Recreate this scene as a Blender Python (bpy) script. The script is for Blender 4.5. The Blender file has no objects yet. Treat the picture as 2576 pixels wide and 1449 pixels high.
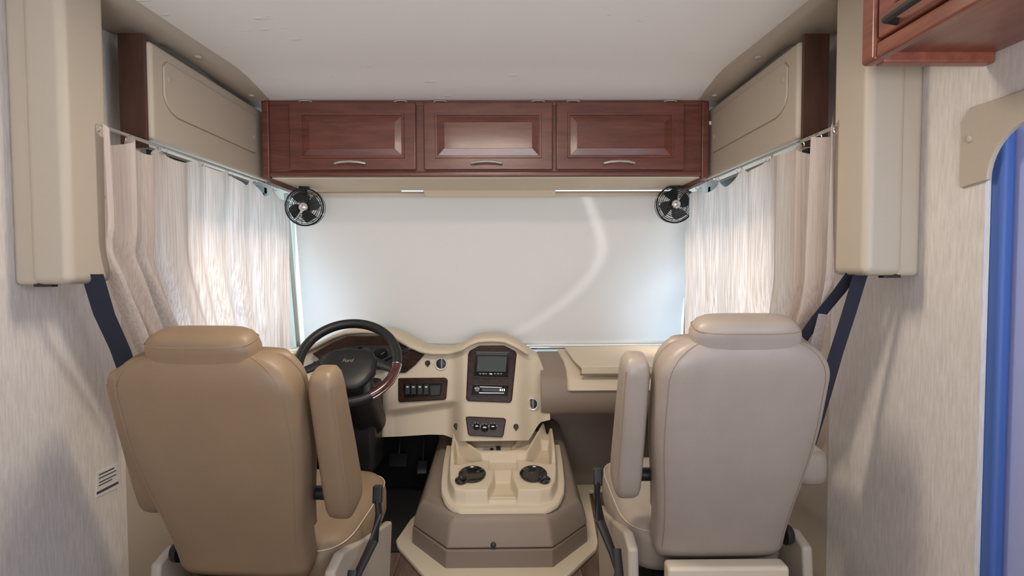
import bpy, bmesh, math, random
from mathutils import Vector, Matrix, Euler
random.seed(7)
R = math.radians
scene = bpy.context.scene
col = scene.collection

# ------------------------------------------------------------------ camera
F = 1400.0
CAM = Vector((0.09, 0.0, 1.27))
ROT = Matrix.Rotation(R(-0.61), 3, 'Z') @ Matrix.Rotation(R(90 - 2.23), 3, 'X') @ Matrix.Rotation(R(-0.2), 3, 'Z')
cd = bpy.data.cameras.new('camera'); cd.sensor_width = 36.0; cd.lens = F / 2576 * 36.0
cd.clip_start = 0.02
cam = bpy.data.objects.new('camera', cd); col.objects.link(cam)
cam.matrix_world = Matrix.Translation(CAM) @ ROT.to_4x4()
scene.camera = cam

# ------------------------------------------------------------------ world, lights, exposure
vs = scene.view_settings
vs.view_transform = 'Standard'; vs.look = 'None'; vs.gamma = 1.0; vs.use_curve_mapping = False
vs.exposure = 0.12
world = bpy.data.worlds.new('world'); scene.world = world; world.use_nodes = True
nt = world.node_tree; nt.nodes.clear()
wo = nt.nodes.new('ShaderNodeOutputWorld'); bg = nt.nodes.new('ShaderNodeBackground')
tc = nt.nodes.new('ShaderNodeTexCoord'); sx = nt.nodes.new('ShaderNodeSeparateXYZ')
rp = nt.nodes.new('ShaderNodeValToRGB')
rp.color_ramp.elements[0].position = 0.46; rp.color_ramp.elements[0].color = (0.58, 0.63, 0.68, 1)
rp.color_ramp.elements[1].position = 0.54; rp.color_ramp.elements[1].color = (0.66, 0.84, 1.0, 1)
ma = nt.nodes.new('ShaderNodeMath'); ma.operation = 'MULTIPLY_ADD'; ma.inputs[1].default_value = 0.5; ma.inputs[2].default_value = 0.5
nt.links.new(tc.outputs['Generated'], sx.inputs[0]); nt.links.new(sx.outputs['Z'], ma.inputs[0])
nt.links.new(ma.outputs[0], rp.inputs[0]); nt.links.new(rp.outputs[0], bg.inputs[0]); nt.links.new(bg.outputs[0], wo.inputs[0])
bg.inputs[1].default_value = 3.3

def area(name, loc, target, sx_, sy_, power, color, spread=180):
    l = bpy.data.lights.new(name, 'AREA'); l.shape = 'RECTANGLE'; l.size = sx_; l.size_y = sy_
    l.energy = power; l.color = color; l.spread = R(spread)
    o = bpy.data.objects.new(name, l); col.objects.link(o)
    o.location = loc
    o.rotation_euler = (Vector(target) - Vector(loc)).to_track_quat('-Z', 'Y').to_euler()
    return o
# daylight standing high over both side windows; the window heads shade the top of the curtains
area('daylight_left', (-2.5, 2.25, 3.55), (-1.05, 2.2, 1.0), 1.6, 0.7, 48, (1.0, 0.70, 0.56), 70)
area('daylight_right', (2.5, 2.25, 3.55), (1.05, 2.2, 1.0), 1.6, 0.7, 48, (1.0, 0.70, 0.56), 70)
# daylight through the entry door window; upward fill added behind the camera
area('daylight_door', (1.13, 0.35, 1.42), (-0.6, 0.9, 0.75), 0.8, 0.7, 12, (0.62, 0.77, 1.0))
area('salon_uplight_fill', (0.0, -1.5, 0.9), (0.0, 1.2, 2.35), 1.7, 0.8, 25, (0.98, 0.97, 1.0), 110)
# warm lamp added out of view to light the cab from above
area('cab_fill_light', (0.0, 1.42, 2.026), (0.0, 1.42, 0.0), 0.5, 0.16, 13, (1.0, 0.87, 0.70))

# ------------------------------------------------------------------ pixel -> place
def ray(u, v):
    return ROT @ Vector(((u - 1288.0) / F, -(v - 724.5) / F, -1.0))
def at(u, v, Y):
    d = ray(u, v); return CAM + d * ((Y - CAM.y) / d.y)
def atX(u, v, X):
    d = ray(u, v); return CAM + d * ((X - CAM.x) / d.x)
def atZ(u, v, Z):
    d = ray(u, v); return CAM + d * ((Z - CAM.z) / d.z)

# added spot lamp masked to a curved streak, standing in for a mirror glint
def glint():
    src = Vector((0.55, 7.2, 1.25)); pts = [(1468, 480), (1490, 530), (1508, 590), (1513, 625), (1500, 670), (1470, 712), (1430, 750), (1380, 788), (1330, 820), (1270, 852)]
    aim = Vector((0.55, 3.0, 1.25)); l = bpy.data.lights.new('glint_streak_spot', 'SPOT'); l.energy = 1900; l.spot_size = R(40); l.spot_blend = 0.2; l.shadow_soft_size = 0.02
    l.color = (0.95, 0.97, 1.0)
    o = bpy.data.objects.new('glint_streak_spot', l); col.objects.link(o); o.location = src
    rot = (aim - src).to_track_quat('-Z', 'Y').to_matrix(); o.rotation_euler = rot.to_euler()
    loc = []
    for u, v in pts:
        q = at(u, v, 2.96 + 0.13 * (v - 490) / 370.0); d = rot.transposed() @ (q - src); loc.append((d.y / -d.z, d.x / -d.z))
    l.use_nodes = True; t = l.node_tree; n = t.nodes; e = n['Emission']
    tcn = n.new('ShaderNodeTexCoord'); sp = n.new('ShaderNodeSeparateXYZ'); t.links.new(tcn.outputs['Normal'], sp.inputs[0])
    def math_(op, a, b=None):
        m = n.new('ShaderNodeMath'); m.operation = op
        for i, x in enumerate((a, b)):
            if x is None: continue
            if isinstance(x, (int, float)): m.inputs[i].default_value = x
            else: t.links.new(x, m.inputs[i])
        return m.outputs[0]
    nz = math_('MULTIPLY', sp.outputs['Z'], -1.0)
    px = math_('DIVIDE', sp.outputs['X'], nz); py = math_('DIVIDE', sp.outputs['Y'], nz)
    y0 = min(a for a, b in loc); y1 = max(a for a, b in loc); x0 = min(b for a, b in loc) - 0.01; x1 = max(b for a, b in loc) + 0.01
    fy = math_('DIVIDE', math_('SUBTRACT', py, y0), y1 - y0)
    fc = n.new('ShaderNodeFloatCurve'); cv = fc.mapping.curves[0]
    srt = sorted(((a - y0) / (y1 - y0), (b - x0) / (x1 - x0)) for a, b in loc)
    cv.points[0].location = srt[0]; cv.points[1].location = srt[-1]
    for q in srt[1:-1]: cv.points.new(*q)
    fc.mapping.update(); t.links.new(fy, fc.inputs['Value'])
    cx = math_('ADD', math_('MULTIPLY', fc.outputs[0], x1 - x0), x0)
    dist = math_('ABSOLUTE', math_('SUBTRACT', px, cx))
    wid = math_('ADD', 0.008, math_('MULTIPLY', math_('SUBTRACT', 1.0, fy), 0.007))
    fall = math_('POWER', math_('MAXIMUM', math_('SUBTRACT', 1.0, math_('DIVIDE', dist, wid)), 0.0), 0.8)
    inr = math_('MULTIPLY', math_('GREATER_THAN', fy, 0.0), math_('LESS_THAN', fy, 1.0))
    k = math_('MULTIPLY', math_('MULTIPLY', fall, inr), math_('ADD', 0.35, math_('MULTIPLY', fy, 0.75)))
    t.links.new(k, e.inputs['Strength'])
glint()
# blue spot lamps added outside to brighten the lower corners of the shade
def soft_spot(name, src, aim, power, size, color):
    l = bpy.data.lights.new(name, 'SPOT'); l.energy = power; l.spot_size = R(size); l.spot_blend = 1.0; l.shadow_soft_size = 0.15; l.color = color
    o = bpy.data.objects.new(name, l); col.objects.link(o); o.location = src
    o.rotation_euler = (Vector(aim) - Vector(src)).to_track_quat('-Z', 'Y').to_euler()
soft_spot('corner_fill_left', (-1.25, 4.6, 0.9), (-1.02, 3.05, 1.00), 520, 30, (0.40, 0.66, 1.0))
soft_spot('corner_fill_right', (1.3, 4.6, 0.9), (1.03, 3.05, 1.00), 620, 30, (0.40, 0.66, 1.0))

# ------------------------------------------------------------------ materials
def new_mat(name):
    m = bpy.data.materials.new(name); m.use_nodes = True
    n = m.node_tree.nodes; l = m.node_tree.links
    return m, n, l, n['Principled BSDF']
def noise_bump(n, l, b, scale, strength, stretch=None, dist=0.002, detail=3):
    t = n.new('ShaderNodeTexCoord'); x = n.new('ShaderNodeTexNoise'); x.inputs['Scale'].default_value = scale
    x.inputs['Detail'].default_value = detail
    if stretch:
        mp = n.new('ShaderNodeMapping'); mp.inputs['Scale'].default_value = stretch
        l.new(t.outputs['Object'], mp.inputs[0]); l.new(mp.outputs[0], x.inputs['Vector'])
    else:
        l.new(t.outputs['Object'], x.inputs['Vector'])
    bp = n.new('ShaderNodeBump'); bp.inputs['Strength'].default_value = strength; bp.inputs['Distance'].default_value = dist
    l.new(x.outputs['Fac'], bp.inputs['Height']); l.new(bp.outputs[0], b.inputs['Normal'])
    return x
def plain(name, color, rough=0.5, metal=0.0, bump=None, var=0.0, vscale=6, coat=0.0, spec=0.5):
    m, n, l, b = new_mat(name)
    b.inputs['Base Color'].default_value = (*color, 1); b.inputs['Roughness'].default_value = rough
    b.inputs['Metallic'].default_value = metal; b.inputs['Coat Weight'].default_value = coat
    b.inputs['Specular IOR Level'].default_value = spec
    if bump: noise_bump(n, l, b, *bump)
    if var:
        t = n.new('ShaderNodeTexCoord'); x = n.new('ShaderNodeTexNoise'); x.inputs['Scale'].default_value = vscale; x.inputs['Detail'].default_value = 5
        r = n.new('ShaderNodeValToRGB')
        r.color_ramp.elements[0].position = 0.3; r.color_ramp.elements[1].position = 0.7
        r.color_ramp.elements[0].color = (*[c * (1 - var) for c in color], 1)
        r.color_ramp.elements[1].color = (*[min(1, c * (1 + var)) for c in color], 1)
        l.new(t.outputs['Object'], x.inputs['Vector']); l.new(x.outputs['Fac'], r.inputs[0]); l.new(r.outputs[0], b.inputs['Base Color'])
    return m
def streaked(name, c0, c1, scale, stretch, rough=0.5, coat=0.0, bump=0.1, pos=(0.35, 0.65), detail=6):
    m, n, l, b = new_mat(name)
    b.inputs['Roughness'].default_value = rough; b.inputs['Coat Weight'].default_value = coat; b.inputs['Coat Roughness'].default_value = 0.15
    t = n.new('ShaderNodeTexCoord'); mp = n.new('ShaderNodeMapping'); mp.inputs['Scale'].default_value = stretch
    x = n.new('ShaderNodeTexNoise'); x.inputs['Scale'].default_value = scale; x.inputs['Detail'].default_value = detail; x.inputs['Roughness'].default_value = 0.65
    r = n.new('ShaderNodeValToRGB')
    r.color_ramp.elements[0].position, r.color_ramp.elements[1].position = pos
    r.color_ramp.elements[0].color = (*c0, 1); r.color_ramp.elements[1].color = (*c1, 1)
    bp = n.new('ShaderNodeBump'); bp.inputs['Strength'].default_value = bump; bp.inputs['Distance'].default_value = 0.002
    l.new(t.outputs['Object'], mp.inputs[0]); l.new(mp.outputs[0], x.inputs['Vector']); l.new(x.outputs['Fac'], r.inputs[0])
    l.new(r.outputs[0], b.inputs['Base Color']); l.new(x.outputs['Fac'], bp.inputs['Height']); l.new(bp.outputs[0], b.inputs['Normal'])
    return m
def cloth(name, color, trans_color, mix, rib_axis=None, rib_scale=60, bump=0.4):
    m, n, l, b = new_mat(name); n.remove(b)
    out = n['Material Output']
    d = n.new('ShaderNodeBsdfDiffuse'); d.inputs[0].default_value = (*color, 1)
    t = n.new('ShaderNodeBsdfTranslucent'); t.inputs[0].default_value = (*trans_color, 1)
    mx = n.new('ShaderNodeMixShader'); mx.inputs[0].default_value = mix
    l.new(d.outputs[0], mx.inputs[1]); l.new(t.outputs[0], mx.inputs[2]); l.new(mx.outputs[0], out.inputs[0])
    tcn = n.new('ShaderNodeTexCoord'); mp = n.new('ShaderNodeMapping')
    mp.inputs['Scale'].default_value = (rib_scale, rib_scale, 1.6) if rib_axis else (rib_scale,) * 3
    x = n.new('ShaderNodeTexNoise'); x.inputs['Scale'].default_value = 3.0; x.inputs['Detail'].default_value = 2
    l.new(tcn.outputs['Object'], mp.inputs[0]); l.new(mp.outputs[0], x.inputs['Vector'])
    bp = n.new('ShaderNodeBump'); bp.inputs['Strength'].default_value = bump; bp.inputs['Distance'].default_value = 0.002
    l.new(x.outputs['Fac'], bp.inputs['Height']); l.new(bp.outputs[0], d.inputs['Normal']); l.new(bp.outputs[0], t.inputs['Normal'])
    if rib_axis:
        r = n.new('ShaderNodeValToRGB'); r.color_ramp.elements[0].position = 0.34; r.color_ramp.elements[1].position = 0.60
        r.color_ramp.elements[0].color = (*[c * 0.52 for c in trans_color], 1); r.color_ramp.elements[1].color = (*trans_color, 1)
        l.new(x.outputs['Fac'], r.inputs[0]); l.new(r.outputs[0], t.inputs[0])
    return m

M = {}
M['ceil'] = plain('ceiling_vinyl', (0.87, 0.85, 0.81), 0.6, bump=(9.0, 0.5, (1, 2.2, 1), 0.004, 5))
n = M['ceil'].node_tree.nodes; l = M['ceil'].node_tree.links            # scattered small creases in the vinyl
nz_ = [x for x in n if x.type == 'TEX_NOISE'][0]; bp_ = [x for x in n if x.type == 'BUMP'][0]; rr_ = n.new('ShaderNodeValToRGB')
nz_.inputs['Detail'].default_value = 7; rr_.color_ramp.elements[0].position = 0.67; rr_.color_ramp.elements[1].position = 0.75
l.new(nz_.outputs['Fac'], rr_.inputs[0]); l.new(rr_.outputs[0], bp_.inputs['Height']); bp_.inputs['Distance'].default_value = 0.006
M['wallpaper'] = streaked('wallpaper', (0.54, 0.495, 0.455), (0.69, 0.645, 0.61), 11, (15, 15, 1.7), 0.7, 0, 0.12, (0.28, 0.66))
M['cream'] = plain('cream_plastic', (0.66, 0.56, 0.42), 0.5, bump=(420, 0.18))
M['beige'] = plain('beige_plastic', (0.435, 0.375, 0.298), 0.5, bump=(350, 0.15))
M['taupe'] = plain('taupe_plastic', (0.27, 0.21, 0.165), 0.5, bump=(420, 0.15))
M['taupe_band'] = plain('taupe_band', (0.23, 0.175, 0.14), 0.55, bump=(420, 0.2))
M['leather'] = plain('seat_leather_dim', (0.235, 0.158, 0.094), 0.48, bump=(260, 0.14), var=0.05, vscale=9)  # one seat leather in two copies; driver's dim light darkens this colour
M['leather_cool_lit'] = plain('seat_leather_cool_lit', (0.345, 0.285, 0.238), 0.42, bump=(260, 0.14), var=0.05, vscale=9)  # passenger copy of the seat leather, cool door light put into the colour
M['stitch'] = plain('seam_thread', (0.28, 0.19, 0.12), 0.7)
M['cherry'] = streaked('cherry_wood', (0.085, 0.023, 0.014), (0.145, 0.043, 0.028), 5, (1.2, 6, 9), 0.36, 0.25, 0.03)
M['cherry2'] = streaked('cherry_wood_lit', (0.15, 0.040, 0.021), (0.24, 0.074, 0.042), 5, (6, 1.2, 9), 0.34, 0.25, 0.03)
M['darkwood'] = streaked('dark_brown_laminate', (0.055, 0.022, 0.014), (0.085, 0.036, 0.024), 5, (6, 6, 1), 0.5, 0, 0.02)
M['burl'] = streaked('burl_wood', (0.014, 0.006, 0.004), (0.050, 0.021, 0.013), 14, (2, 1, 5), 0.30, 0.0, 0.0)
M['burl'].node_tree.nodes['Principled BSDF'].inputs['Specular IOR Level'].default_value = 0.22
M['rimwood'] = streaked('rim_wood', (0.045, 0.008, 0.006), (0.10, 0.020, 0.014), 14, (4, 1, 2), 0.2, 0.8, 0.02)
M['black'] = plain('black_plastic', (0.012, 0.012, 0.013), 0.42, bump=(300, 0.1))
M['gloss'] = plain('gloss_black', (0.008, 0.008, 0.009), 0.12, coat=0.5)
M['carpet'] = plain('black_carpet', (0.010, 0.010, 0.011), 0.95, bump=(500, 0.5))
M['chrome'] = plain('chrome', (0.75, 0.74, 0.72), 0.18, 1.0)
M['satin'] = plain('satin_chrome', (0.82, 0.81, 0.79), 0.3, 0.2)
M['nickel'] = plain('brushed_nickel', (0.62, 0.60, 0.57), 0.32, 1.0)
M['steel'] = plain('steel_rail', (0.45, 0.43, 0.38), 0.45, 0.6)
M['screen'] = plain('screen_glass', (0.035, 0.045, 0.043), 0.25)
M['grey'] = plain('grey_plastic', (0.30, 0.30, 0.29), 0.4)
M['white'] = plain('white_plastic', (0.75, 0.75, 0.73), 0.5)
M['navy'] = plain('navy_webbing', (0.012, 0.016, 0.034), 0.7, bump=(600, 0.3))
M['door'] = plain('door_blue_lit', (0.34, 0.37, 0.60), 0.5, bump=(300, 0.1))  # blue daylight tint painted into the door colour
M['doorframe'] = plain('door_seal_blue_shade', (0.045, 0.105, 0.33), 0.55)  # deep blue shade at the door edge painted into the colour
M['shade'] = cloth('shade_cloth', (0.66, 0.60, 0.55), (0.54, 0.46, 0.41), 0.20, None, 260, 0.12)
M['curtain'] = cloth('curtain_cloth', (0.70, 0.60, 0.54), (0.74, 0.67, 0.63), 0.44, 'z', 75, 0.55)
M['plank'] = streaked('plank_vinyl', (0.075, 0.045, 0.032), (0.18, 0.115, 0.085), 4, (9, 0.8, 9), 0.5, 0, 0.05)
M['paper'] = plain('label_paper', (0.62, 0.61, 0.58), 0.6)
M['ink'] = plain('label_ink', (0.05, 0.055, 0.07), 0.6)
M['lens'] = plain('dial_face', (0.02, 0.02, 0.02), 0.2)
def glass(name):
    m, n, l, b = new_mat(name); n.remove(b); out = n['Material Output']
    g = n.new('ShaderNodeBsdfTransparent'); g.inputs[0].default_value = (0.90, 0.95, 0.96, 1)
    s = n.new('ShaderNodeBsdfGlossy'); s.inputs['Roughness'].default_value = 0.02
    mx = n.new('ShaderNodeMixShader'); mx.inputs[0].default_value = 0.06
    l.new(g.outputs[0], mx.inputs[1]); l.new(s.outputs[0], mx.inputs[2]); l.new(mx.outputs[0], out.inputs[0])
    return m
M['glass'] = glass('window_glass')
# planks differ a little one from another
n = M['plank'].node_tree.nodes; l = M['plank'].node_tree.links
oi = n.new('ShaderNodeObjectInfo'); mpn = [x for x in n if x.type == 'MAPPING'][0]; l.new(oi.outputs['Random'], mpn.inputs['Location'])

# ------------------------------------------------------------------ mesh helpers
def tag(o, label=None, cat=None, group=None, kind=None):
    if label: o['label'] = label
    if cat: o['category'] = cat
    if group: o['group'] = group
    if kind: o['kind'] = kind
    return o
def thing(name, label, cat, loc=(0, 0, 0), group=None, kind=None):
    o = bpy.data.objects.new(name, None); col.objects.link(o); o.location = loc; o.empty_display_size = 0.05
    return tag(o, label, cat, group, kind)
def world_loc(o):
    if o is None: return Vector((0, 0, 0))
    q = Vector(o.location)
    return q + (world_loc(o.parent) + o.matrix_parent_inverse.translation if o.parent else Vector((0, 0, 0)))
def link(name, me, mat, parent=None, local=False):
    o = bpy.data.objects.new(name, me); col.objects.link(o)
    if mat is not None and not me.materials: me.materials.append(M[mat] if isinstance(mat, str) else mat)
    if parent:
        o.parent = parent
        if not local:
            q = Matrix.Identity(4)
            q.translation = -world_loc(parent)
            o.matrix_parent_inverse = q
    return o
def finish(bm, name, mat, parent=None, bevel=0, seg=3, smooth=True, angle=38, local=False):
    bmesh.ops.remove_doubles(bm, verts=bm.verts, dist=1e-6)
    bmesh.ops.recalc_face_normals(bm, faces=bm.faces)
    if bevel:
        es = [e for e in bm.edges if len(e.link_faces) == 2 and e.calc_face_angle(0) > R(30)]
        if es: bmesh.ops.bevel(bm, geom=es, offset=bevel, segments=seg, affect='EDGES', profile=0.5, clamp_overlap=True)
    me = bpy.data.meshes.new(name); bm.to_mesh(me); bm.free()
    if smooth:
        me.polygons.foreach_set('use_smooth', [True] * len(me.polygons))
        me.set_sharp_from_angle(angle=R(angle))
    o = link(name, me, mat, parent, local)
    if bevel and smooth:
        w = o.modifiers.new('wn', 'WEIGHTED_NORMAL'); w.keep_sharp = True
    return o
def add_box(bm, c, s, rot=None):
    c = Vector(c); vs_ = []
    for dx in (-.5, .5):
        for dy in (-.5, .5):
            for dz in (-.5, .5):
                p = Vector((dx * s[0], dy * s[1], dz * s[2]))
                if rot is not None: p = rot @ p
                vs_.append(bm.verts.new(c + p))
    for f in ((0, 1, 3, 2), (4, 6, 7, 5), (0, 4, 5, 1), (2, 3, 7, 6), (0, 2, 6, 4), (1, 5, 7, 3)):
        bm.faces.new([vs_[i] for i in f])
def box(name, lo, hi, mat, parent=None, bevel=0.0, seg=3, local=False):
    bm = bmesh.new(); lo = Vector(lo); hi = Vector(hi)
    add_box(bm, (lo + hi) / 2, hi - lo)
    return finish(bm, name, mat, parent, bevel, seg, local=local)
def obox(name, c, s, rot, mat, parent=None, bevel=0.0, seg=3, local=False):
    bm = bmesh.new(); add_box(bm, c, s, rot); return finish(bm, name, mat, parent, bevel, seg, local=local)
def add_prism(bm, pts, d):
    d = Vector(d); a = [bm.verts.new(Vector(p)) for p in pts]; b = [bm.verts.new(Vector(p) + d) for p in pts]
    bm.faces.new(a); bm.faces.new(b[::-1]); n_ = len(a)
    for i in range(n_): bm.faces.new((a[i], b[i], b[(i + 1) % n_], a[(i + 1) % n_]))
def prism(name, pts, d, mat, parent=None, bevel=0.0, seg=3, local=False):
    bm = bmesh.new(); add_prism(bm, pts, d); return finish(bm, name, mat, parent, bevel, seg, local=local)
def add_rings(bm, rings, closed=True, cap=True):
    vr = [[bm.verts.new(Vector(p)) for p in r] for r in rings]
    for a, b in zip(vr, vr[1:]):
        k = len(a)
        for i in range(k if closed else k - 1):
            bm.faces.new((a[i], a[(i + 1) % k], b[(i + 1) % k], b[i]))
    if cap and closed:
        for r in (vr[0], vr[-1]):
            c = bm.verts.new(sum((x.co for x in r), Vector()) / len(r))
            for i in range(len(r)): bm.faces.new((r[i], r[(i + 1) % len(r)], c))
def rings(name, rs, mat, parent=None, closed=True, cap=True, angle=50, local=False):
    bm = bmesh.new(); add_rings(bm, rs, closed, cap); return finish(bm, name, mat, parent, angle=angle, local=local)
def add_tube(bm, path, rad, n_=8, closed=False, flat=1.0, up=None):
    path = [Vector(p) for p in path]; k = len(path); rs = []
    for i, p in enumerate(path):
        if closed: t = path[(i + 1) % k] - path[i - 1]
        else: t = path[min(i + 1, k - 1)] - path[max(i - 1, 0)]
        t.normalize(); ref = Vector(up) if up is not None else (Vector((0, 0, 1)) if abs(t.z) < 0.9 else Vector((1, 0, 0)))
        a = t.cross(ref).normalized(); b = a.cross(t).normalized()
        r = rad[i] if isinstance(rad, (list, tuple)) else rad
        rs.append([p + a * (r * math.cos(2 * math.pi * j / n_)) + b * (r * flat * math.sin(2 * math.pi * j / n_)) for j in range(n_)])
    if closed:
        rs.append(rs[0]); add_rings(bm, rs, True, False)
    else: add_rings(bm, rs, True, True)
def tube(name, path, rad, mat, parent=None, n_=8, closed=False, flat=1.0, up=None, local=False):
    bm = bmesh.new(); add_tube(bm, path, rad, n_, closed, flat, up); return finish(bm, name, mat, parent, local=local)
def add_lathe(bm, prof, mtx, n_=24):
    rs = [[mtx @ Vector((r * math.cos(2 * math.pi * j / n_), r * math.sin(2 * math.pi * j / n_), z)) for j in range(n_)] for r, z in prof]
    add_rings(bm, rs, True, True)
def lathe(name, prof, mtx, mat, parent=None, n_=24, local=False):
    bm = bmesh.new(); add_lathe(bm, prof, mtx, n_); return finish(bm, name, mat, parent, local=local)
def frame(loc, normal, up=(0, 0, 1)):
    z = Vector(normal).normalized(); x = Vector(up).cross(z).normalized(); y = z.cross(x)
    m = Matrix((x, y, z)).transposed().to_4x4(); m.translation = Vector(loc); return m
def circ(mtx, r, n_=40):
    return [mtx @ Vector((r * math.cos(2 * math.pi * j / n_), r * math.sin(2 * math.pi * j / n_), 0)) for j in range(n_)]
def ribbon(name, path, width_vec, thick_vec, mat, parent=None, local=False):
    w = [Vector(x) if not isinstance(width_vec, Vector) else width_vec for x in (width_vec if not isinstance(width_vec, Vector) else path)]
    t = Vector(thick_vec); rs = []
    for p, ww in zip(path, w):
        p = Vector(p); rs.append([p - ww / 2 - t / 2, p + ww / 2 - t / 2, p + ww / 2 + t / 2, p - ww / 2 + t / 2])
    return rings(name, rs, mat, parent, local=local, angle=40)
def sheet(name, grid, mat, parent=None, thick=0.0, angle=70):
    bm = bmesh.new(); g = [[bm.verts.new(Vector(p)) for p in row] for row in grid]
    for a, b in zip(g, g[1:]):
        for i in range(len(a) - 1): bm.faces.new((a[i], a[i + 1], b[i + 1], b[i]))
    o = finish(bm, name, mat, parent, angle=angle)
    if thick:
        s = o.modifiers.new('solid', 'SOLIDIFY'); s.thickness = thick; s.offset = 0
    return o
def interp(tab, x):
    if x <= tab[0][0]: return tab[0][1]
    for (a, b), (c, d) in zip(tab, tab[1:]):
        if x <= c: return b + (d - b) * (x - a) / (c - a)
    return tab[-1][1]
def ss(a, b, x):
    t = max(0.0, min(1.0, (x - a) / (b - a))) if a != b else float(x >= a); return t * t * (3 - 2 * t)
def rrect(cx, cy, hx, hy, r, k=5):
    out = []
    for sx_, sy_, a0 in ((1, 1, 0), (-1, 1, 90), (-1, -1, 180), (1, -1, 270)):
        for i in range(k + 1):
            a = R(a0 + 90 * i / k); out.append((cx + sx_ * (hx - r) + r * math.cos(a), cy + sy_ * (hy - r) + r * math.sin(a)))
    return out

WX = 1.15          # half width of the coach
ZC = 2.065          # ceiling height
YB, YF = -2.6, 3.30
# ------------------------------------------------------------------ structure
fl = box('floor', (-WX, YB, -0.05), (WX, YF, 0.0), 'darkwood')
tag(fl, 'brown wood-look plank floor of the motorhome', 'floor', kind='structure')
pm = {}
PW, PL = 0.155, 1.15
nx = int(2 * WX / PW) + 1
for i in range(nx):
    x0 = -WX + i * PW; x1 = min(WX, x0 + PW)
    y = 0.6 - ((i * 0.41) % 1.0) * PL
    while y < 3.2:
        y1 = min(3.25, y + PL)
        key = (round(x1 - x0, 3), round(y1 - y, 3))
        if key not in pm:
            bm = bmesh.new(); add_box(bm, (0, 0, 0), (x1 - x0 - 0.0025, y1 - y - 0.0025, 0.006))
            me = bpy.data.meshes.new('plank'); bm.to_mesh(me); bm.free(); me.materials.append(M['plank']); pm[key] = me
        o = bpy.data.objects.new('plank', pm[key]); col.objects.link(o); o.parent = fl
        o.location = ((x0 + x1) / 2, (y + y1) / 2, 0.003)
        y = y1

ce = [[(x, y, ZC - 0.015 - 0.030 * ss(2.15, 2.48, y)) for x in [-WX + 2 * WX * i / 20 for i in range(21)]] for y in [YB + (YF - YB) * j / 90 for j in range(91)]]
o = sheet('ceiling', ce, 'ceil', None, 0.03); tag(o, 'off-white padded vinyl ceiling with small wrinkles', 'ceiling', kind='structure')

box_wall = tag(box('wall_left', (-WX - 0.05, YB, 0), (-WX, 1.80, ZC), 'wallpaper'), 'left wall in pale streaked wallpaper', 'wall', kind='structure')
box('wall_strip', (-WX - 0.05, 1.80, 1.655), (-WX, 1.95, ZC), 'wallpaper', box_wall)
# cab side walls around the side windows
WY0, WY1, WZ0, WZ1 = 1.92, 2.92, 0.80, 1.68
for s, nm, lb in ((-1, 'wall_left_cab', 'cream left cab wall under and around the side window'), (1, 'wall_right_cab', 'cream right cab wall under and around the side window')):
    bm = bmesh.new(); xa, xb = sorted((s * WX, s * (WX + 0.05)))
    def bb(y0, y1, z0, z1): add_box(bm, ((xa + xb) / 2, (y0 + y1) / 2, (z0 + z1) / 2), (xb - xa, y1 - y0, z1 - z0))
    bb(1.80, YF, 0, WZ0); bb(1.95, YF, WZ1, ZC); bb(WY1, YF, WZ0, WZ1); bb(1.80, WY0, WZ0, 1.655)
    o = finish(bm, nm, 'beige'); tag(o, lb, 'wall', kind='structure')
    wx = s * (WX + 0.02)
    w = box('window_2' if s < 0 else 'window_3', (wx - 0.003, WY0, WZ0), (wx + 0.003, WY1, WZ1), 'glass')
    tag(w, 'side window glass behind the %s curtain' % ('left' if s < 0 else 'right'), 'window', kind='structure')
    bm = bmesh.new()
    for (y0, y1, z0, z1) in ((WY0, WY1, WZ0, WZ0 + 0.03), (WY0, WY1, WZ1 - 0.03, WZ1), (WY0, WY0 + 0.03, WZ0, WZ1), (WY1 - 0.03, WY1, WZ0, WZ1), (2.30, 2.33, WZ0, WZ1)):
        add_box(bm, (s * (WX + 0.015), (y0 + y1) / 2, (z0 + z1) / 2), (0.03, y1 - y0, z1 - z0))
    finish(bm, 'window_frame', 'black', w)

# right wall with the rounded entry door opening
DY1, DZ1, DR = 1.225, 1.575, 0.12
prof = [(1.80, 0.0), (1.80, 1.655), (1.95, 1.655), (1.95, ZC), (-0.6, ZC), (-0.6, DZ1), (DY1 - DR, DZ1)]
prof += [(DY1 - DR + DR * math.sin(R(a)), DZ1 - DR + DR * math.cos(R(a))) for a in range(9, 91, 9)]
prof += [(DY1, 0.0)]
o = prism('wall_right', [(WX, y, z) for y, z in prof], (0.012, 0, 0), 'wallpaper'); tag(o, 'right wall in pale streaked wallpaper beside the entry door', 'wall', kind='structure')
o = box('wall_right_rear', (WX, YB, 0), (WX + 0.05, -0.6, ZC), 'wallpaper'); tag(o, 'rear part of the right wall', 'wall', kind='structure')
# door: frame seal + leaf
d = thing('door_1', 'entry door toned blue for daylight in the right wall with rounded top corner', 'door', (WX + 0.08, 0.6, 0), kind='structure')
box('door_leaf', (WX + 0.043, -0.6, 0), (WX + 0.09, 1.30, 1.62), 'door', d, 0.004)
box('door_seal', (WX + 0.0125, 1.195, 0.0), (WX + 0.042, 1.30, 1.62), 'doorframe', d, 0.010)
prism('door_sill', [(WX + 0.026, 0.3, 0.0), (WX + 0.026, 1.19, 0.0), (WX + 0.026, 1.19, 0.50), (WX + 0.026, 0.3, 0.50)], (0.016, 0, 0), 'door', d, 0.005)
gp = [(1.288, 1.448), (1.288, 1.60), (1.265, 1.625), (0.85, 1.625), (0.85, DZ1 - 0.012), (DY1 - DR, DZ1 - 0.012)]
gp += [(DY1 - DR + (DR - 0.012) * math.sin(R(a)), DZ1 - DR + (DR - 0.012) * math.cos(R(a))) for a in range(9, 91, 9)]
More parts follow.
